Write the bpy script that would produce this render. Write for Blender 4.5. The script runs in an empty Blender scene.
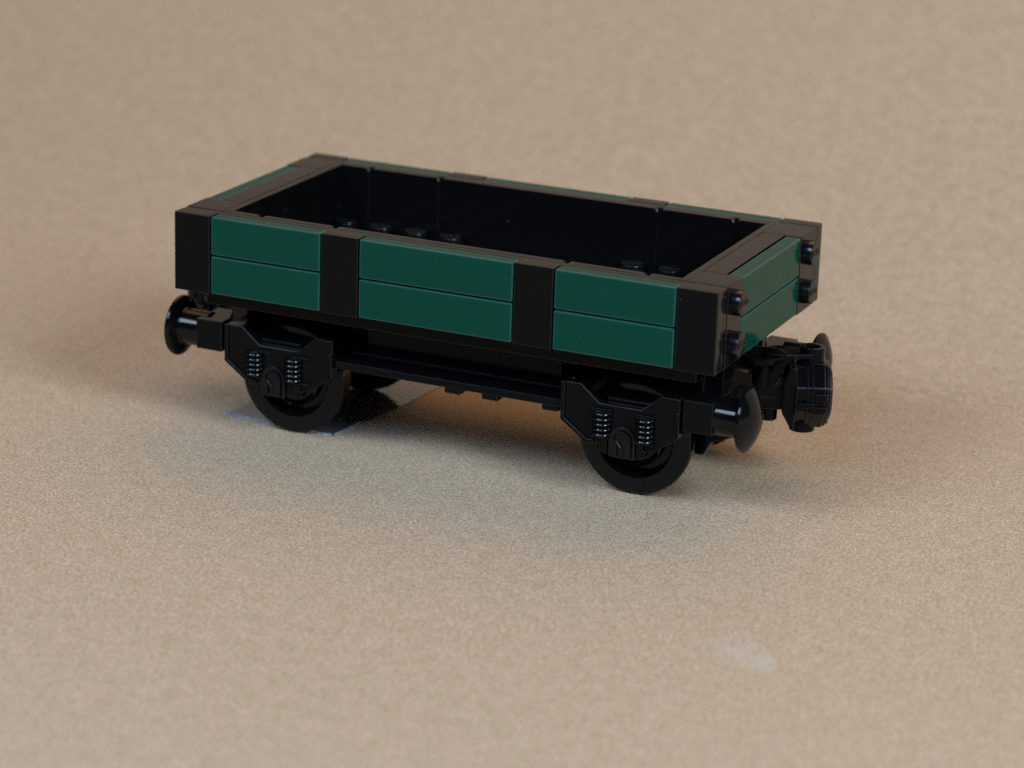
import bpy, bmesh, math, random
from mathutils import Vector, Matrix

random.seed(4)
S = 0.008                      # one stud pitch = 8 mm; everything below is written in studs
PI = math.pi
scn = bpy.context.scene
col = scn.collection

# ------------------------------------------------------------------ materials
def new_mat(name):
    m = bpy.data.materials.new(name); m.use_nodes = True
    nt = m.node_tree
    return m, nt, nt.nodes['Principled BSDF']

def N(nt, kind, **kw):
    n = nt.nodes.new(kind)
    for k, v in kw.items():
        if k in n.inputs: n.inputs[k].default_value = v
        else: setattr(n, k, v)
    return n

def plastic(name, rgb, rough, dust=0.16, dustcol=(0.25, 0.23, 0.2), f0=.009, f1=.172):
    """glossy moulded plastic: slight waviness, faint smears in the gloss, a few dust specks"""
    m = bpy.data.materials.new(name); m.use_nodes = True
    nt = m.node_tree; L = nt.links.new
    nt.nodes.remove(nt.nodes['Principled BSDF'])
    df = N(nt, 'ShaderNodeBsdfDiffuse'); gl = N(nt, 'ShaderNodeBsdfGlossy')
    fr = N(nt, 'ShaderNodeFresnel', IOR=1.5)
    fm = N(nt, 'ShaderNodeMapRange'); fm.inputs['From Min'].default_value = .04; fm.inputs['From Max'].default_value = .20
    fm.inputs['To Min'].default_value = f0; fm.inputs['To Max'].default_value = f1; fm.clamp = False
    L(fr.outputs['Fac'], fm.inputs['Value'])
    ms = N(nt, 'ShaderNodeMixShader'); L(fm.outputs['Result'], ms.inputs[0]); L(df.outputs[0], ms.inputs[1]); L(gl.outputs[0], ms.inputs[2])
    L(ms.outputs[0], nt.nodes['Material Output'].inputs['Surface'])
    geo = N(nt, 'ShaderNodeNewGeometry')
    n1 = N(nt, 'ShaderNodeTexNoise', Scale=160.0, Detail=4.0, Roughness=0.6)
    L(geo.outputs['Position'], n1.inputs['Vector'])
    r1 = N(nt, 'ShaderNodeMapRange'); r1.inputs['From Min'].default_value = .35; r1.inputs['From Max'].default_value = .7
    r1.inputs['To Min'].default_value = rough * .85; r1.inputs['To Max'].default_value = rough * 1.35
    L(n1.outputs['Fac'], r1.inputs['Value']); L(r1.outputs['Result'], gl.inputs['Roughness'])
    # dust specks
    v = N(nt, 'ShaderNodeTexVoronoi', Scale=420.0); v.feature = 'F1'
    L(geo.outputs['Position'], v.inputs['Vector'])
    lt = N(nt, 'ShaderNodeMath', operation='LESS_THAN'); lt.inputs[1].default_value = 0.075
    L(v.outputs['Distance'], lt.inputs[0])
    sepc = N(nt, 'ShaderNodeSeparateColor'); L(v.outputs['Color'], sepc.inputs['Color'])
    gt = N(nt, 'ShaderNodeMath', operation='GREATER_THAN'); gt.inputs[1].default_value = 0.93
    L(sepc.outputs['Red'], gt.inputs[0])
    mu = N(nt, 'ShaderNodeMath', operation='MULTIPLY'); L(lt.outputs[0], mu.inputs[0]); L(gt.outputs[0], mu.inputs[1])
    mu2 = N(nt, 'ShaderNodeMath', operation='MULTIPLY'); mu2.inputs[1].default_value = dust
    L(mu.outputs[0], mu2.inputs[0])
    mx = N(nt, 'ShaderNodeMix', data_type='RGBA')
    mx.inputs[6].default_value = (*rgb, 1); mx.inputs[7].default_value = (*dustcol, 1)
    L(mu2.outputs[0], mx.inputs[0]); L(mx.outputs[2], df.inputs['Color'])
    # very slight moulding waviness
    n2 = N(nt, 'ShaderNodeTexNoise', Scale=90.0, Detail=1.0); L(geo.outputs['Position'], n2.inputs['Vector'])
    bp = N(nt, 'ShaderNodeBump', Strength=0.03, Distance=0.0005); L(n2.outputs['Fac'], bp.inputs['Height'])
    for n_ in (df, gl, fr): L(bp.outputs['Normal'], n_.inputs['Normal'])
    return m

BLACK = plastic('black_plastic', (0.0034, 0.0034, 0.0037), 0.11)
SCUFFED = plastic('scuffed_black_plastic', (0.0045, 0.0047, 0.0056), 0.17, f0=.075)
BLACK_EDGE = plastic('black_plastic_edge', (0.0036, 0.0038, 0.0044), 0.34, dust=0, f0=.04)
GREEN_EDGE = plastic('dark_green_plastic_edge', (0.0016, 0.060, 0.044), 0.36, dust=0, f0=.055)
BLACK_GLOSS = plastic('polished_black_plastic', (0.0034, 0.0035, 0.0040), 0.09, dust=0.1, f0=.024)
BLACK_SPRING = plastic('spring_black_plastic', (0.0036, 0.0038, 0.0044), 0.09, dust=0, f0=.036)
GREEN = plastic('dark_green_plastic', (0.0018, 0.047, 0.0285), 0.10, dust=0.12, dustcol=(.12, .2, .17), f1=.115)

def board_material():
    """raw pressed fibre board: warm tan with fine pale and brown flecks"""
    m, nt, b = new_mat('fibre_board')
    L = nt.links.new
    tc = N(nt, 'ShaderNodeTexCoord')
    mp = N(nt, 'ShaderNodeMapping'); mp.inputs['Scale'].default_value = (125, 125, 125)   # -> studs
    L(tc.outputs['Object'], mp.inputs['Vector'])
    st = mp.outputs['Vector']
    big = N(nt, 'ShaderNodeTexNoise', Scale=2.2, Detail=3.0); L(st, big.inputs['Vector'])
    mid = N(nt, 'ShaderNodeTexNoise', Scale=8.5, Detail=2.0, Roughness=.6); L(st, mid.inputs['Vector'])
    fine = N(nt, 'ShaderNodeTexNoise', Scale=17.0, Detail=3.5, Roughness=.66, Distortion=.4); L(st, fine.inputs['Vector'])
    cr = N(nt, 'ShaderNodeValToRGB')
    e = cr.color_ramp.elements
    e[0].position = .25; e[0].color = (.253, .175, .109, 1)
    e[1].position = .75; e[1].color = (.665, .506, .348, 1)
    mdl = e.new(.5); mdl.color = (.446, .327, .213, 1)
    L(fine.outputs['Fac'], cr.inputs['Fac'])
    cr2 = N(nt, 'ShaderNodeValToRGB')
    e = cr2.color_ramp.elements
    e[0].position = .3; e[0].color = (.86, .83, .80, 1)
    e[1].position = .7; e[1].color = (1.11, 1.125, 1.14, 1)
    L(mid.outputs['Fac'], cr2.inputs['Fac'])
    m1 = N(nt, 'ShaderNodeMix', data_type='RGBA', blend_type='MULTIPLY'); m1.inputs[0].default_value = 1
    L(cr.outputs['Color'], m1.inputs[6]); L(cr2.outputs['Color'], m1.inputs[7])
    cr3 = N(nt, 'ShaderNodeValToRGB')
    e = cr3.color_ramp.elements
    e[0].position = .3; e[0].color = (.93, .935, .89, 1)
    e[1].position = .7; e[1].color = (1.07, 1.045, 1.08, 1)
    L(big.outputs['Fac'], cr3.inputs['Fac'])
    m2 = N(nt, 'ShaderNodeMix', data_type='RGBA', blend_type='MULTIPLY'); m2.inputs[0].default_value = 1
    L(m1.outputs[2], m2.inputs[6]); L(cr3.outputs['Color'], m2.inputs[7])
    # pale straw flecks and dark bark flecks, stretched like fibres
    def flecks(rotz, sx, sy, thr, keep):
        mm = N(nt, 'ShaderNodeMapping'); mm.inputs['Rotation'].default_value = (0, 0, rotz); mm.inputs['Scale'].default_value = (sx, sy, sy)
        L(st, mm.inputs['Vector'])
        v = N(nt, 'ShaderNodeTexVoronoi', Scale=1.0); L(mm.outputs['Vector'], v.inputs['Vector'])
        lt = N(nt, 'ShaderNodeMapRange'); lt.inputs['From Min'].default_value = thr; lt.inputs['From Max'].default_value = thr * .5
        L(v.outputs['Distance'], lt.inputs['Value'])
        sc = N(nt, 'ShaderNodeSeparateColor'); L(v.outputs['Color'], sc.inputs['Color'])
        gt = N(nt, 'ShaderNodeMath', operation='GREATER_THAN'); gt.inputs[1].default_value = keep
        L(sc.outputs['Green'], gt.inputs[0])
        mu = N(nt, 'ShaderNodeMath', operation='MULTIPLY'); L(lt.outputs['Result'], mu.inputs[0]); L(gt.outputs[0], mu.inputs[1])
        return mu.outputs[0]
    prev = m2.outputs[2]
    for rot, sx, sy, thr, keep, c, amt in ((.4, 11, 17, .42, .80, (.71, .625, .545), .36), (-.9, 17, 11, .40, .84, (.67, .605, .545), .36),
                                           (1.3, 12, 18, .40, .84, (.16, .11, .075), .42), (.1, 6, 11, .30, .95, (.10, .07, .05), .5)):
        f = flecks(rot, sx, sy, thr, keep)
        a = N(nt, 'ShaderNodeMath', operation='MULTIPLY'); a.inputs[1].default_value = amt; L(f, a.inputs[0])
        mx = N(nt, 'ShaderNodeMix', data_type='RGBA'); mx.inputs[7].default_value = (*c, 1)
        L(a.outputs[0], mx.inputs[0]); L(prev, mx.inputs[6]); prev = mx.outputs[2]
    # the pale scuff on the board in front of the wagon
    for (sx_, sy_, ra, rb, amt) in ((17.20, -6.15, .62, 1.3, .10), (16.85, -6.22, .5, .9, .05), (17.74, -6.38, .34, .66, .17)):
        vm = N(nt, 'ShaderNodeMapping'); vm.vector_type = 'TEXTURE'
        vm.inputs['Location'].default_value = (sx_, sy_, 0); vm.inputs['Rotation'].default_value = (0, 0, .42)
        vm.inputs['Scale'].default_value = (ra, rb, 1)
        L(st, vm.inputs['Vector'])
        ln = N(nt, 'ShaderNodeVectorMath', operation='LENGTH'); L(vm.outputs['Vector'], ln.inputs[0])
        rr = N(nt, 'ShaderNodeMapRange'); rr.interpolation_type = 'SMOOTHSTEP'
        rr.inputs['From Min'].default_value = 1.0; rr.inputs['From Max'].default_value = .2
        L(ln.outputs['Value'], rr.inputs['Value'])
        a = N(nt, 'ShaderNodeMath', operation='MULTIPLY'); a.inputs[1].default_value = amt; L(rr.outputs['Result'], a.inputs[0])
        mx = N(nt, 'ShaderNodeMix', data_type='RGBA'); mx.inputs[7].default_value = (.62, .63, .62, 1)
        L(a.outputs[0], mx.inputs[0]); L(prev, mx.inputs[6]); prev = mx.outputs[2]
    L(prev, b.inputs['Base Color'])
    b.inputs['Roughness'].default_value = .62
    b.inputs['Specular IOR Level'].default_value = .28
    bp = N(nt, 'ShaderNodeBump', Strength=.35, Distance=.00025); L(fine.outputs['Fac'], bp.inputs['Height'])
    L(bp.outputs['Normal'], b.inputs['Normal'])
    return m
BOARD = board_material()

def film_material():
    """thin clear film: mostly see-through, mirror-like at this flat angle"""
    m = bpy.data.materials.new('clear_film'); m.use_nodes = True
    nt = m.node_tree; L = nt.links.new
    nt.nodes.remove(nt.nodes['Principled BSDF'])
    out = nt.nodes['Material Output']
    tr = N(nt, 'ShaderNodeBsdfTransparent'); tr.inputs['Color'].default_value = (.72, .73, .75, 1)
    gl = N(nt, 'ShaderNodeBsdfGlossy', Roughness=.09); gl.inputs['Color'].default_value = (.9, .93, 1, 1)
    df = N(nt, 'ShaderNodeBsdfDiffuse'); df.inputs['Color'].default_value = (.47, .48, .49, 1)
    fr = N(nt, 'ShaderNodeFresnel', IOR=1.55)
    geo = N(nt, 'ShaderNodeNewGeometry')
    nz = N(nt, 'ShaderNodeTexNoise', Scale=170.0, Detail=3.0); L(geo.outputs['Position'], nz.inputs['Vector'])
    bp = N(nt, 'ShaderNodeBump', Strength=.25, Distance=.0004); L(nz.outputs['Fac'], bp.inputs['Height'])
    L(bp.outputs['Normal'], gl.inputs['Normal'])
    m1 = N(nt, 'ShaderNodeMixShader', Fac=.20); L(tr.outputs[0], m1.inputs[1]); L(df.outputs[0], m1.inputs[2])
    m2 = N(nt, 'ShaderNodeMixShader'); L(fr.outputs[0], m2.inputs[0]); L(m1.outputs[0], m2.inputs[1]); L(gl.outputs[0], m2.inputs[2])
    L(m2.outputs[0], out.inputs['Surface'])
    return m
FILM = film_material()
m, nt, b = new_mat('cut_film_edge')
b.inputs['Base Color'].default_value = (.5, .54, .6, 1); b.inputs['Roughness'].default_value = .35
nz = N(nt, 'ShaderNodeTexNoise', Scale=900.0, Detail=2.0)
g_ = N(nt, 'ShaderNodeNewGeometry'); nt.links.new(g_.outputs['Position'], nz.inputs['Vector'])
rp = N(nt, 'ShaderNodeValToRGB'); rp.color_ramp.elements[0].position = .34; rp.color_ramp.elements[0].color = (.20, .22, .25, 1)
rp.color_ramp.elements[1].position = .62; rp.color_ramp.elements[1].color = (.30, .32, .35, 1)
nt.links.new(nz.outputs['Fac'], rp.inputs['Fac']); nt.links.new(rp.outputs['Color'], b.inputs['Base Color'])
FILM_EDGE = m

# ------------------------------------------------------------------ mesh helpers (all in studs)
def merge(dst, src):
    me = bpy.data.meshes.new('tmp'); src.to_mesh(me); src.free(); dst.from_mesh(me); bpy.data.meshes.remove(me)

def add_box(bm, x0, x1, y0, y1, z0, z1, bev=.025, seg=2):
    t = bmesh.new(); bmesh.ops.create_cube(t, size=1)
    for v in t.verts:
        v.co = Vector(((x0 + x1) / 2 + v.co.x * (x1 - x0), (y0 + y1) / 2 + v.co.y * (y1 - y0), (z0 + z1) / 2 + v.co.z * (z1 - z0)))
    if bev: bmesh.ops.bevel(t, geom=t.edges[:], offset=bev, segments=seg, profile=.5, affect='EDGES', material=1)
    merge(bm, t)

def add_prism(bm, pts, axis, a0, a1, bev=.025, seg=2):
    """polygon pts (u, v) swept along an axis: 'y' -> (x,z), 'x' -> (y,z), 'z' -> (x,y)"""
    t = bmesh.new()
    def P(u, v, w): return {'y': (u, w, v), 'x': (w, u, v), 'z': (u, v, w)}[axis]
    A = [t.verts.new(P(u, v, a0)) for u, v in pts]; B = [t.verts.new(P(u, v, a1)) for u, v in pts]
    n = len(pts)
    t.faces.new(A); t.faces.new(B)
    for i in range(n): t.faces.new((A[i], A[(i + 1) % n], B[(i + 1) % n], B[i]))
    bmesh.ops.recalc_face_normals(t, faces=t.faces[:])
    if bev: bmesh.ops.bevel(t, geom=t.edges[:], offset=bev, segments=seg, profile=.5, affect='EDGES', material=1)
    merge(bm, t)

def add_lathe(bm, prof, c=(0, 0, 0), axis='z', n=40):
    """profile of (radius, height) revolved round an axis through c; r = 0 at the ends closes it"""
    t = bmesh.new(); c = Vector(c)
    def P(r, h, a):
        u, v = r * math.cos(a), r * math.sin(a)
        return c + Vector({'z': (u, v, h), 'y': (u, h, v), 'x': (h, u, v)}[axis])
    rings = []
    for r, h in prof:
        if r < 1e-6: rings.append([t.verts.new(P(0, h, 0))])
        else: rings.append([t.verts.new(P(r, h, 2 * PI * i / n)) for i in range(n)])
    for a, b_ in zip(rings, rings[1:]):
        for i in range(n):
            j = (i + 1) % n
            if len(a) == 1 and len(b_) == 1: continue
            if len(a) == 1: t.faces.new((a[0], b_[i], b_[j]))
            elif len(b_) == 1: t.faces.new((a[i], a[j], b_[0]))
            else: t.faces.new((a[i], a[j], b_[j], b_[i]))
    bmesh.ops.recalc_face_normals(t, faces=t.faces[:])
    merge(bm, t)

def cyl(bm, r, h0, h1, c=(0, 0, 0), axis='z', bev=.025, n=40):
    add_lathe(bm, [(0, h0), (r - bev, h0), (r - bev * .3, h0 + bev * .3), (r, h0 + bev), (r, h1 - bev), (r - bev * .3, h1 - bev * .3), (r - bev, h1), (0, h1)], c, axis, n)

WL = {}                       # world position, in studs, of every object
def link(o, loc, parent, rz=0.0):
    col.objects.link(o)
    WL[o.name] = Vector(loc)
    if parent:
        o.parent = parent
        o.location = (Vector(loc) - WL[parent.name]) * S
    else:
        o.location = Vector(loc) * S
    o.rotation_euler = (0, 0, rz)
    return o

def obj(name, bm, mat, parent=None, loc=(0, 0, 0), rz=0.0):
    """bm is in studs relative to loc"""
    me = bpy.data.meshes.new(name)
    bmesh.ops.scale(bm, vec=(S, S, S), verts=bm.verts[:])
    for f in bm.faces: f.smooth = True
    bm.to_mesh(me); bm.free()
    me.set_sharp_from_angle(angle=math.radians(32))
    me.materials.append(mat)
    if mat in (BLACK, SCUFFED, BLACK_GLOSS, BLACK_SPRING): me.materials.append(BLACK_EDGE)
    if mat is GREEN: me.materials.append(GREEN_EDGE)
    o = bpy.data.objects.new(name, me)
    if name != 'ground':
        wn = o.modifiers.new('normals', 'WEIGHTED_NORMAL'); wn.keep_sharp = True; wn.weight = 100
    return link(o, loc, parent, rz)

def again(src, name, loc, parent, rz=0.0):
    o = src.copy(); o.name = name; o.parent = None
    return link(o, loc, parent, rz)

def turned_copy(part, loc, rz, parent):
    """copy of a part with its sub-parts, turned about z"""
    c = part.copy(); col.objects.link(c); c.parent = parent
    WL[c.name] = Vector(loc)
    c.location = (Vector(loc) - WL[parent.name]) * S; c.rotation_euler = (0, 0, rz)
    for ch in list(part.children):
        d = ch.copy(); col.objects.link(d); d.parent = c
    return c

# ------------------------------------------------------------------ the board the wagon stands on, swept up behind it
def ground():
    bm = bmesh.new()
    prof = [(-60 + 4 * i, 0.0) for i in range(18)] + [(11.0, 0.0)]            # flat to y = 11
    R0, y0 = 46.0, 11.0
    for k in range(1, 33):
        a = math.radians(62) * k / 32
        prof.append((y0 + R0 * math.sin(a), R0 * (1 - math.cos(a))))
    a = math.radians(62); ye, ze = prof[-1]
    for k in range(1, 8): prof.append((ye + 6 * k * math.cos(a), ze + 6 * k * math.sin(a)))
    xs = [-90 + 10 * i for i in range(20)]
    rows = [[bm.verts.new((x, y, z)) for x in xs] for y, z in prof]
    for r0, r1 in zip(rows, rows[1:]):
        for i in range(len(xs) - 1): bm.faces.new((r0[i], r0[i + 1], r1[i + 1], r1[i]))
    o = obj('ground', bm, BOARD)
    o['kind'] = 'structure'
    return o
ground()

# ------------------------------------------------------------------ the wagon
CX, CY = 7.0, 3.6
wagon = bpy.data.objects.new('toy_freight_wagon', None)
wagon['label'] = 'black and dark green toy brick open freight wagon standing on the fibre board'
wagon['category'] = 'toy wagon'
link(wagon, (CX, CY, 0), None)
wagon.empty_display_size = .01

ZB, ZT, ZF = 3.73, 5.68, 4.07        # wall bottom, wall top, load floor
ZM = (ZB + ZT) / 2
G = .012                             # half of the gap between neighbouring bricks

def stud_mesh(text=True):
    """stud along +z with its base at z = 0, raised lettering on top"""
    bm = bmesh.new()
    add_lathe(bm, [(.3, -.02), (.3, .18), (.292, .198), (.275, .208), (0, .208)], n=32)
    if text:
        cu = bpy.data.curves.new('lettering', 'FONT'); cu.body = 'LEGO'; cu.align_x = 'CENTER'; cu.align_y = 'CENTER'
        cu.size = .205; cu.extrude = .006; cu.bevel_depth = .009; cu.bevel_resolution = 1; cu.resolution_u = 2
        to = bpy.data.objects.new('lettering', cu); col.objects.link(to)
        me = bpy.data.meshes.new_from_object(to.evaluated_get(bpy.context.evaluated_depsgraph_get()))
        t = bmesh.new(); t.from_mesh(me)
        for v in t.verts: v.co.z += .212
        for f in t.faces: f.material_index = 1
        merge(bm, t)
        bpy.data.objects.remove(to); bpy.data.curves.remove(cu); bpy.data.meshes.remove(me)
    return bm

# load floor with its studs
fl = bmesh.new()
add_box(fl, .62, 13.38, .62, 6.58, ZF - .34, ZF, .02)
floor = obj('load_floor', fl, BLACK, wagon)
WL[floor.name] = WL[wagon.name]; floor.location = (0, 0, 0)
for v in floor.data.vertices: v.co -= Vector((CX, CY, 0)) * S
st0 = None
for ix in list(range(1, 5)) + list(range(9, 13)):
    for iy in range(6):
        p = (ix + .5, .6 + iy + .5, ZF)
        if st0 is None: st0 = obj('stud', stud_mesh(), SCUFFED, floor, p)
        else: again(st0, 'stud', p, floor)

# side wall: backing strip, inner panels with rounded ends, tiles outside
def make_side():
    org = Vector((CX, 0, ZM))
    def L(x0, x1, y0, y1, z0, z1): return x0 - CX, x1 - CX, y0, y1, z0 - ZM, z1 - ZM
    bm = bmesh.new()
    add_box(bm, *L(.012, 13.988, .405, .59, ZB + .01, ZT - .02), .012)
    w = obj('side_wall', bm, BLACK, wagon, org)
    for x0, x1 in ((1, 2), (2, 4), (4, 10), (10, 12), (12, 13)):
        bm = bmesh.new()
        r = .13; pts = [(x0 + G - CX, ZF - ZM), (x1 - G - CX, ZF - ZM)]
        for k in range(6):
            a = PI / 2 * k / 5; pts.append((x1 - G - CX - r + r * math.cos(a), ZT - .012 - ZM - r + r * math.sin(a)))
        for k in range(6):
            a = PI / 2 + PI / 2 * k / 5; pts.append((x0 + G - CX + r + r * math.cos(a), ZT - .012 - ZM - r + r * math.sin(a)))
        add_prism(bm, pts, 'y', .59, .79, .012, 1)
        obj('inner_panel', bm, BLACK, w, org)
    for x0, x1, green in ((0, 1, 0), (1, 4, 1), (4, 5, 0), (5, 9, 1), (9, 10, 0), (10, 13, 1), (13, 14, 0)):
        if green:
            for z0, z1 in ((ZB, ZM), (ZM, ZT)):
                c = Vector(((x0 + x1) / 2, .2, (z0 + z1) / 2)); hx, hz = (x1 - x0) / 2, (z1 - z0) / 2
                bm = bmesh.new(); add_box(bm, -hx + .016, hx - .016, -.2, .195, -hz + .017, hz - .017, .042)
                # a hair of misalignment, as between real snapped-on tiles
                t = random.uniform(-.0016, .0016)
                for v in bm.verts: v.co.y += v.co.x * t + random.uniform(0, .0)
                obj('green_tile', bm, GREEN, w, c)
        else:
            c = Vector(((x0 + x1) / 2, .2, ZM)); hx, hz = (x1 - x0) / 2, (ZT - ZB) / 2
            bm = bmesh.new(); add_box(bm, -hx + G, hx - G, -.2, .195, -hz + .002, hz - .004, .026)
            obj('black_tile', bm, BLACK, w, c)
    return w
side = make_side()
turned_copy(side, (CX, 2 * CY, ZM), PI, wagon)

# end wall: backing wall, corner bricks with studs facing out, two green tiles between them
def make_end():
    org = Vector((14, CY, ZM))
    bm = bmesh.new()
    add_box(bm, -.98, -.43, -1.99, 1.99, ZF - ZM, ZT - .006 - ZM, .02)         # brick row behind the tiles
    add_box(bm, -1.19, -1.0, -2.99, 2.99, ZF - ZM, ZT - .012 - ZM, .02)          # inner panel
    w = obj('end_wall', bm, BLACK, wagon, org)
    for s in (-1, 1):
        y = CY + s * 2.5
        bm = bmesh.new()
        add_box(bm, -.99, 0, -.5 + G, .5 - G, ZB - ZM, ZT - .006 - ZM, .02)
        obj('corner_brick', bm, BLACK, w, (14, y, ZM))
        for z in ((ZB + ZM) / 2, (ZM + ZT) / 2):
            bm = stud_mesh()
            bmesh.ops.rotate(bm, cent=(0, 0, 0), matrix=Matrix.Rotation(PI / 2, 3, 'Y'), verts=bm.verts[:])
            bmesh.ops.rotate(bm, cent=(0, 0, 0), matrix=Matrix.Rotation(PI / 2, 3, 'X'), verts=bm.verts[:])
            obj('stud', bm, SCUFFED, w, (14, y, z))
    for z0, z1 in ((ZB, ZM), (ZM, ZT)):
        hz = (z1 - z0) / 2
        bm = bmesh.new(); add_box(bm, -.385, 0, -2 + G, 2 - G, -hz + .017, hz - .017, .042)
        obj('green_tile', bm, GREEN, w, (14, CY, (z0 + z1) / 2))
    return w
endw = make_end()
turned_copy(endw, (0, CY, ZM), PI, wagon)

# deck plate under the body and the centre frame below it
bm = bmesh.new()
add_box(bm, .62 - CX, 13.38 - CX, .5 - CY, 6.7 - CY, 0, .39, .02)
obj('deck_plate', bm, BLACK, wagon, (CX, CY, 3.335))
bm = bmesh.new()
add_box(bm, 4.0 - CX, 10.0 - CX, 1.6 - CY, 5.6 - CY, .6, .995, .02)
for x0, x1 in ((4.45, 8), (8, 9.6)): add_box(bm, x0 + G - CX, x1 - G - CX, 1.61 - CY, 5.59 - CY, .0, .595, .02)
obj('centre_frame', bm, BLACK, wagon, (CX, CY, 2.335))

# running boards along both sides of the centre frame
bm = bmesh.new()
for x0, x1 in ((4, 8), (8, 10)):
    add_box(bm, x0 + G - CX, x1 - G - CX, 0, .84, 2.13, 2.32, .02)
    add_box(bm, x0 + G - CX, x1 - G - CX, .83, 1.6, 2.13, 2.345, .02)
for xc in (7.15, 8.13, 9.68): add_box(bm, xc - .21 - CX, xc + .21 - CX, .03, .4, 1.985, 2.14, .03)
for xc in (4.5, 5.5): cyl(bm, .22, 2.0, 2.14, (xc - CX, .95, 0))
sb = obj('running_board', bm, BLACK, wagon, (CX, .75, 0))
turned_copy(sb, (CX, 2 * CY - .75, 0), PI, wagon)

# bogie: bolster > side frames, springs, axle boxes, wheels, axle
XB = 11.6
def make_bogie():
    org = Vector((XB, CY, 0))
    bm = bmesh.new()
    add_box(bm, -1.95, 1.35, -1.38, 1.38, 1.75, 3.31, .05)
    add_prism(bm, [(1.27, 1.66), (2.25, 1.78), (2.25, 1.66), (1.65, 1.42), (1.50, 1.10), (1.27, 1.08)], 'y', -1.55, -1.15, .02, 1)
    add_prism(bm, [(1.27, 1.66), (2.25, 1.78), (2.25, 1.66), (1.65, 1.42), (1.50, 1.10), (1.27, 1.08)], 'y', 1.15, 1.55, .02, 1)
    add_box(bm, -.55, .55, -2.6, 2.6, 2.25, 2.5, .04)
    add_box(bm, -.3, 1.45, -1.0, 1.0, 2.1, 2.56, .04)
    bo = obj('bogie', bm, BLACK, wagon, org)
    # side frame in (x, z) about the axle, built at y = 0 facing -y
    dx = -.11
    out = [(-1.47, 2.82), (-1.0, 2.82), (-.52, 2.42), (.53, 2.42), (1.0, 2.82), (1.47, 2.82), (1.49, 1.90), (.84, 1.43), (.66, 1.43), (.62, 1.25), (-.46, 1.25), (-.50, 1.43), (-.62, 1.43), (-.82, 1.43), (-1.47, 1.90)]
    bm = bmesh.new()
    add_prism(bm, out, 'y', .06, .36, .018, 1)
    # raised rim round the lower corners and the top edge
    def rim(pts, w=.085):
        for (xa, za), (xb, zb) in zip(pts, pts[1:]):
            d = Vector((xb - xa, zb - za)).normalized(); n = Vector((-d.y, d.x)) * w
            q = [(xa, za), (xb, zb), (xb + n.x, zb + n.y), (xa + n.x, za + n.y)]
            add_prism(bm, q, 'y', .0, .12, .012, 1)
    rim([(-.62, 1.43), (-.82, 1.43), (-1.47, 1.90), (-1.47, 2.82), ][::-1], .09)
    rim([(.84, 1.43), (1.49, 1.90), (1.475, 2.5)][::1], .09)
    # guides beside the axle box, spring seats
    for x in (-.33, .53): add_box(bm, x - .055, x + .055, .0, .14, 1.23, 1.66, .015)
    for x in (-.42, .64):
        add_box(bm, x - .24, x + .24, -.02, .2, 2.26, 2.32, .015)
        add_box(bm, x - .24, x + .24, -.02, .2, 1.60, 1.655, .015)
    add_box(bm, .53, .72, -.02, .12, 1.40, 1.46, .012); add_box(bm, .57, .63, -.01, .12, 1.46, 1.60, .012); add_box(bm, .50, .58, -.02, .12, 1.50, 1.56, .012)
    fr = obj('side_frame', bm, BLACK, bo, (XB + dx, .62, 0))
    # spring
    bm = bmesh.new(); prof = [(0, 1.64), (.11, 1.64)]
    for k in range(5):
        zc = 1.715 + k * .125
        for j in range(9):
            a = -PI / 2 + PI * j / 8; prof.append((.135 + .105 * math.cos(a), zc + .056 * math.sin(a)))
    prof += [(.11, 2.28), (0, 2.28)]
    add_lathe(bm, prof, n=28)
    sp = obj('spring', bm, BLACK_SPRING, bo, (XB + dx - .42, .66, 0))
    # axle box: arched housing with a round cap and an axle end that shows two dark pockets
    bm = bmesh.new()
    pts = [(-.28, 1.19), (.28, 1.19), (.28, 1.58)]
    for k in range(1, 12):
        a = PI * k / 12; pts.append((.28 * math.cos(a), 1.58 + .3 * math.sin(a)))
    pts.append((-.28, 1.58))
    ring_in = .035
    add_prism(bm, pts, 'y', .0, .22, .03, 2)
    q = []
    for k in range(0, 13):
        a = PI * k / 12; q.append((.205 * math.cos(a), 1.60 + .21 * math.sin(a)))
    q = [(.205, 1.22)] + q + [(-.205, 1.22)]
    for (a_, b_) in zip(q, q[1:]):
        d = Vector((b_[0] - a_[0], b_[1] - a_[1]));
        if d.length < 1e-4: continue
        d.normalize(); n = Vector((-d.y, d.x)) * .05
        add_prism(bm, [a_, b_, (b_[0] + n.x, b_[1] + n.y), (a_[0] + n.x, a_[1] + n.y)], 'y', -.06, .03, 0)
    for x in (-.125, .125): add_box(bm, x - .035, x + .035, -.06, .03, 1.23, 1.60, .014)
    add_prism(bm, [(-.10, 1.50), (.0, 1.34), (.10, 1.50), (.10, 1.60), (.0, 1.45), (-.10, 1.60)], 'y', -.055, .03, .01, 1)
    for v in bm.verts: v.co.x *= 1.18; v.co.z = 1.19 + (v.co.z - 1.19) * 1.1
    ab = obj('axle_box', bm, BLACK_GLOSS, bo, (XB, .60, 0))
    # wheel: flanged tyre, stepped dish, hub
    bm = bmesh.new(); R = 1.41
    add_lathe(bm, [(0, -.08), (.26, -.08), (.28, -.06), (.28, .08), (.58, .09), (.62, .07), (.68, .01), (.72, .0), (.735, .03), (.74, .26), (.90, .28), (.925, .24), (.935, .09), (.99, .012), (1.02, 0), (1.25, 0), (R - .03, .03), (R, .06),
                   (R, .22), (R - .05, .26), (R - .11, .30), (R - .13, .68), (R - .16, .72), (.95, .72), (.9, .6), (.3, .6), (.28, .72), (0, .72)], axis='y', n=72)
    whl = obj('wheel', bm, BLACK_GLOSS, bo, (XB - .05, 1.5, R + .03))
    bm = bmesh.new(); cyl(bm, .19, -2.9, 2.9, axis='y', n=24)
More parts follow.
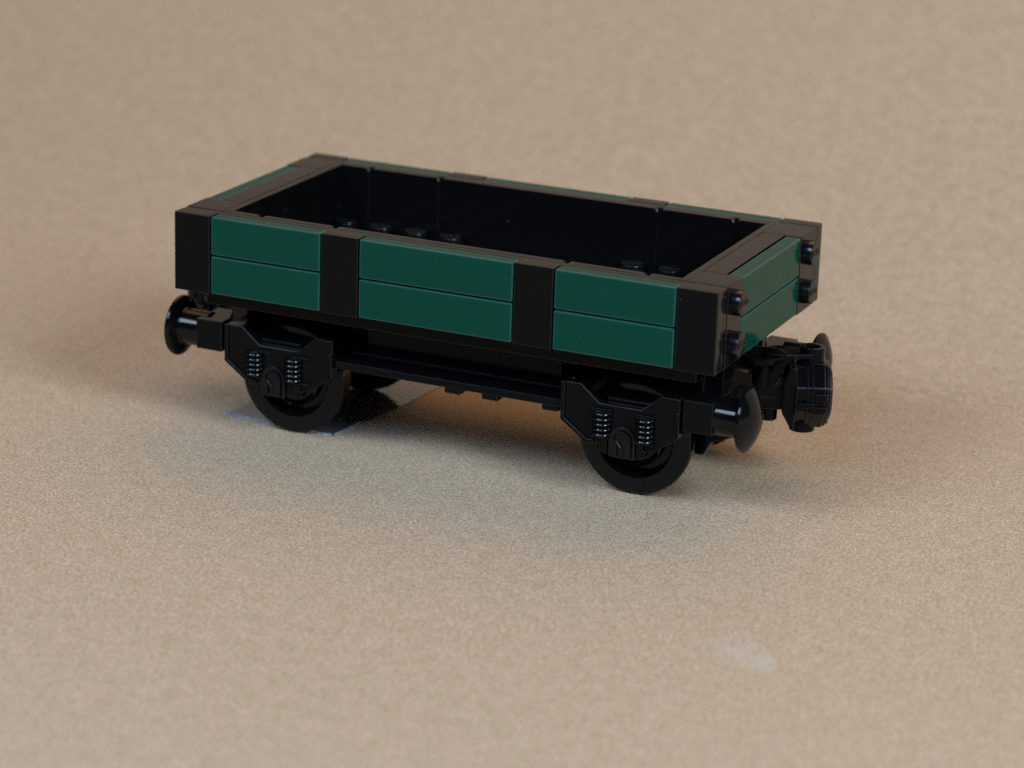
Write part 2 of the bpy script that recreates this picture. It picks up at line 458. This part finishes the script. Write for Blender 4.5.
    obj('axle', bm, BLACK, bo, (XB - .05, CY, R + .03))
    again(fr, 'side_frame', (XB + dx, 2 * CY - .62, 0), bo, PI)
    again(ab, 'axle_box', (XB, 2 * CY - .60, 0), bo, PI)
    again(whl, 'wheel', (XB - .05, 2 * CY - 1.5, R + .03), bo, PI)
    again(sp, 'spring', (XB + dx + .64, .66, 0), bo)
    for d in (-.42, .64): again(sp, 'spring', (XB + dx + d, 2 * CY - .66, 0), bo, PI)
    return bo
bogie = make_bogie()
turned_copy(bogie, (14 - XB, CY, 0), PI, wagon)

# buffer beam with two round buffers
def make_buffers():
    org = Vector((13.3, CY, 2.45))
    bm = bmesh.new()
    add_box(bm, -.3, .12, -2.2, 2.2, -.36, .10, .03)
    add_box(bm, -.35, .05, -1.2, 1.2, .10, .88, .02)
    for s in (-1, 1):
        # block: chamfered inner back corner, fin below
        y0, y1 = s * 2.95, s * 1.85
        add_prism(bm, [(-.25, y0), (.47, y0), (.47, y1), (.05, y1), (-.25, y0 - s * .4)] if s < 0 else
                      [(-.25, y0), (.47, y0), (.47, y1), (.05, y1), (-.25, y0 - .4)], 'z', -.36, .40, .02, 2)
    bb = obj('buffer_beam', bm, BLACK, wagon, org)
    bm = bmesh.new()
    prof = [(0, -.02), (.45, -.02), (.45, .64), (.47, .69), (.60, .73), (.71, .77), (.745, .80), (.757, .84), (.75, .88)]
    for k in range(1, 9):
        r = .75 * (1 - k / 8); prof.append((r, .88 + .27 * (1 - (r / .75) ** 2)))
    add_lathe(bm, prof, axis='x', n=56)
    bf = obj('buffer', bm, BLACK_GLOSS, bb, (13.62, 1.1, 2.46))
    again(bf, 'buffer', (13.62, 2 * CY - 1.1, 2.46), bb)
    return bb
bufb = make_buffers()
turned_copy(bufb, (.7, CY, 2.45), PI, wagon)

# magnet coupling: drawbar, arms, eight-sided magnet housing, pins
def make_coupling():
    px, pz = 13.05, 2.24
    org = Vector((px, CY, pz))
    bm = bmesh.new()
    add_box(bm, .1, 1.3, -.42, .42, -.30, -.005, .02); add_box(bm, .1, 1.3, -.42, .42, .005, .32, .02)
    # pivot dish and upper arm
    add_lathe(bm, [(0, .28), (.22, .28), (.22, .78), (.30, .82), (.50, .90), (.56, 1.02), (.555, 1.06), (.525, 1.065), (.48, 1.02), (.34, .93), (0, .90)], (.76, -.30, 0), n=44)
    pts = [(.85, -.30), (1.2, -.42), (1.55, -.36), (1.95, -.31), (1.95, .31), (1.55, .36), (1.2, .42), (.85, .30)]
    add_prism(bm, pts, 'z', .93, 1.05, .02, 1)
    add_prism(bm, [(.85, .30), (1.10, .30), (1.34, .80), (1.52, .95), (1.35, 1.04), (1.12, .99)], 'y', -.36, .36, .03, 1)
    # cradle behind the magnet
    add_prism(bm, [(1.26, -.32), (1.26, .40), (1.42, .76), (1.58, .80), (1.58, -.74), (1.50, -.74)], 'y', -.60, .60, .03, 1)
    add_lathe(bm, [(0, -.62), (.17, -.62), (.2, -.58), (.2, -.28), (0, -.28)], (1.0, -.15, 0), n=24)
    add_lathe(bm, [(0, -.52), (.24, -.52), (.26, -.5), (.26, -.25), (0, -.25)], (.35, .0, 0), n=24)
    cp = obj('coupling', bm, BLACK, wagon, org)
    # housing
    mx = px + 1.92
    def octo(ap):
        r = ap / math.cos(PI / 8)
        return [(r * math.cos(PI / 8 + k * PI / 4), r * math.sin(PI / 8 + k * PI / 4)) for k in range(8)]
    bm = bmesh.new()
    add_prism(bm, octo(.71), 'x', -.36, .47, .03, 2)
    add_prism(bm, octo(.755), 'x', -.10, .41, .025, 2)
    add_prism(bm, octo(.60), 'x', .45, .52, .03, 2)
    add_prism(bm, octo(.79), 'x', .02, .33, .025, 2)
    for ys in (-1, 1):
        add_box(bm, -.30, .06, ys * .80 - .06, ys * .80 + .02, -.18, -.04, .015); add_box(bm, .10, .37, ys * .82 - .06, ys * .82 + .02, .02, .20, .015); add_box(bm, .06, .37, ys * .82 - .06, ys * .82 + .02, -.24, -.12, .015)
    obj('magnet_housing', bm, BLACK, cp, (mx, CY, pz + .05))
    bm = bmesh.new()
    add_lathe(bm, [(.36, .70), (.36, .80), (.30, .83), (.30, 1.15), (.285, 1.17), (.20, 1.17), (.185, 1.15), (.185, .95), (0, .95)], n=36)
    obj('top_pin', bm, BLACK, cp, (mx + .04, CY, pz))
    bm = bmesh.new()
    cyl(bm, .31, -.90, -.55, n=36)
    obj('bottom_pin', bm, BLACK, cp, (mx - .10, CY, pz))
    return cp
coup = make_coupling()
turned_copy(coup, (.50, 3.72, 2.20), PI - .42, wagon)
coup.rotation_euler.z = math.radians(24)

# ------------------------------------------------------------------ clear film strip under the left wheels
film = bpy.data.objects.new('plastic_film', None)
film['label'] = 'clear plastic film strip with a rough cut edge under the left wheels of the wagon'
film['category'] = 'plastic film'
link(film, (1.9, 4.4, 0), None); film.empty_display_size = .01
front = []
nseg = 46
for i in range(nseg + 1):
    t = i / nseg
    x = .26 + t * (3.36 - .26); y = 1.90 - .18 * t + random.uniform(-.018, .018)
    front.append((x, y))
front[0] = (.30, 1.96); front[-1] = (3.42, 1.76)
outl = front + [(3.48, 1.84), (3.62, 3.0), (3.92, 5.0), (4.05, 6.9), (.75, 7.1), (.42, 4.5), (.27, 2.1)]
bm = bmesh.new()
lo = [bm.verts.new((x - 1.9, y - 4.4, .022)) for x, y in outl]
bm.faces.new(lo)
bmesh.ops.triangulate(bm, faces=bm.faces[:])
obj('film_sheet', bm, FILM, film, (1.9, 4.4, 0))
bm = bmesh.new()
def edge_strip(pl, w0, w1):
    for (xa, ya), (xb, yb) in zip(pl, pl[1:]):
        d = Vector((xb - xa, yb - ya, 0)); n = Vector((-d.y, d.x, 0)).normalized() * random.uniform(w0, w1)
        q = [Vector((xa, ya, 0)), Vector((xb, yb, 0)), Vector((xb, yb, 0)) + n, Vector((xa, ya, 0)) + n]
        vs = [bm.verts.new((p.x - 1.9, p.y - 4.4, .006)) for p in q] + [bm.verts.new((p.x - 1.9, p.y - 4.4, .04 + random.uniform(0, .025))) for p in q]
        for f in ((0, 1, 5, 4), (1, 2, 6, 5), (2, 3, 7, 6), (3, 0, 4, 7), (4, 5, 6, 7)): bm.faces.new([vs[i] for i in f])
edge_strip(front, .03, .07)
edge_strip([(3.48, 1.84), (3.55, 2.4), (3.62, 3.0)], .015, .03)
edge_strip([(.27, 2.1), (.27, 2.0), (.30, 1.96)], .03, .05)
bmesh.ops.recalc_face_normals(bm, faces=bm.faces[:])
obj('cut_edge', bm, FILM_EDGE, film, (1.9, 4.4, 0))

# ------------------------------------------------------------------ light: wide window front left and front right, warm room behind
def area(name, loc, target, sx, sy, power, color):
    la = bpy.data.lights.new(name, 'AREA'); la.shape = 'RECTANGLE'; la.size = sx * S; la.size_y = sy * S
    la.energy = power; la.color = color
    o = bpy.data.objects.new(name, la); col.objects.link(o)
    o.location = Vector(loc) * S
    d = (Vector(target) - Vector(loc))
    o.rotation_euler = d.to_track_quat('-Z', 'Y').to_euler()
    return o
COOL = (.69, .85, 1.0); WARM = (1.0, .58, .30)
area('window_light', (-56, -96, 108), (7, 4, 2), 50, 56, 8.2, COOL)
area('window_light', (116, -52, 82), (7, 4, 2), 48, 52, 12.6, COOL)
area('front_blue_fill', (12, -62, 62), (7, -4, 0), 40, 30, 2.0, (.34, .56, 1.0))  # added blue fill, no real source: cools the board in front
area('room_light', (3, 84, 128), (-2, 48, 8), 180, 120, 6.3, WARM)

w = bpy.data.worlds.new('World'); scn.world = w; w.use_nodes = True
bg = w.node_tree.nodes['Background']; bg.inputs['Color'].default_value = (1.0, .8, .6, 1); bg.inputs['Strength'].default_value = .012

# ------------------------------------------------------------------ camera (solved from the photograph)
cp_ = [34.6007, -57.6418, 23.0088, -0.4173, 0.3107, 0.0331]
cyw, syw = math.cos(cp_[3]), math.sin(cp_[3]); cpt, spt = math.cos(cp_[4]), math.sin(cp_[4])
F = Vector((syw * cpt, cyw * cpt, -spt)); R_ = Vector((cyw, -syw, 0)); U = R_.cross(F)
c, s = math.cos(cp_[5]), math.sin(cp_[5]); R2 = c * R_ + s * U; U2 = -s * R_ + c * U
cam = bpy.data.cameras.new('camera'); co = bpy.data.objects.new('camera', cam); col.objects.link(co)
M = Matrix((R2, U2, -F)).transposed().to_4x4(); M.translation = Vector(cp_[:3]) * S
co.matrix_world = M
cam.sensor_width = 36; cam.lens = 2860.395 / 1024 * 36
cam.clip_start = .02; cam.clip_end = 20
cam.dof.use_dof = True
cam.dof.focus_distance = (Vector((8.5, .4, 3.0)) - Vector(cp_[:3])).dot(F) * S
cam.dof.aperture_fstop = 16
scn.camera = co

scn.view_settings.view_transform = 'Standard'; scn.view_settings.look = 'None'; scn.view_settings.exposure = 0; scn.view_settings.gamma = 1
scn.render.engine = 'CYCLES'
scn.cycles.use_denoising = False
scn.cycles.sample_clamp_indirect = 3
scn.cycles.max_bounces = 8
scn.render.resolution_x = 1024; scn.render.resolution_y = 768
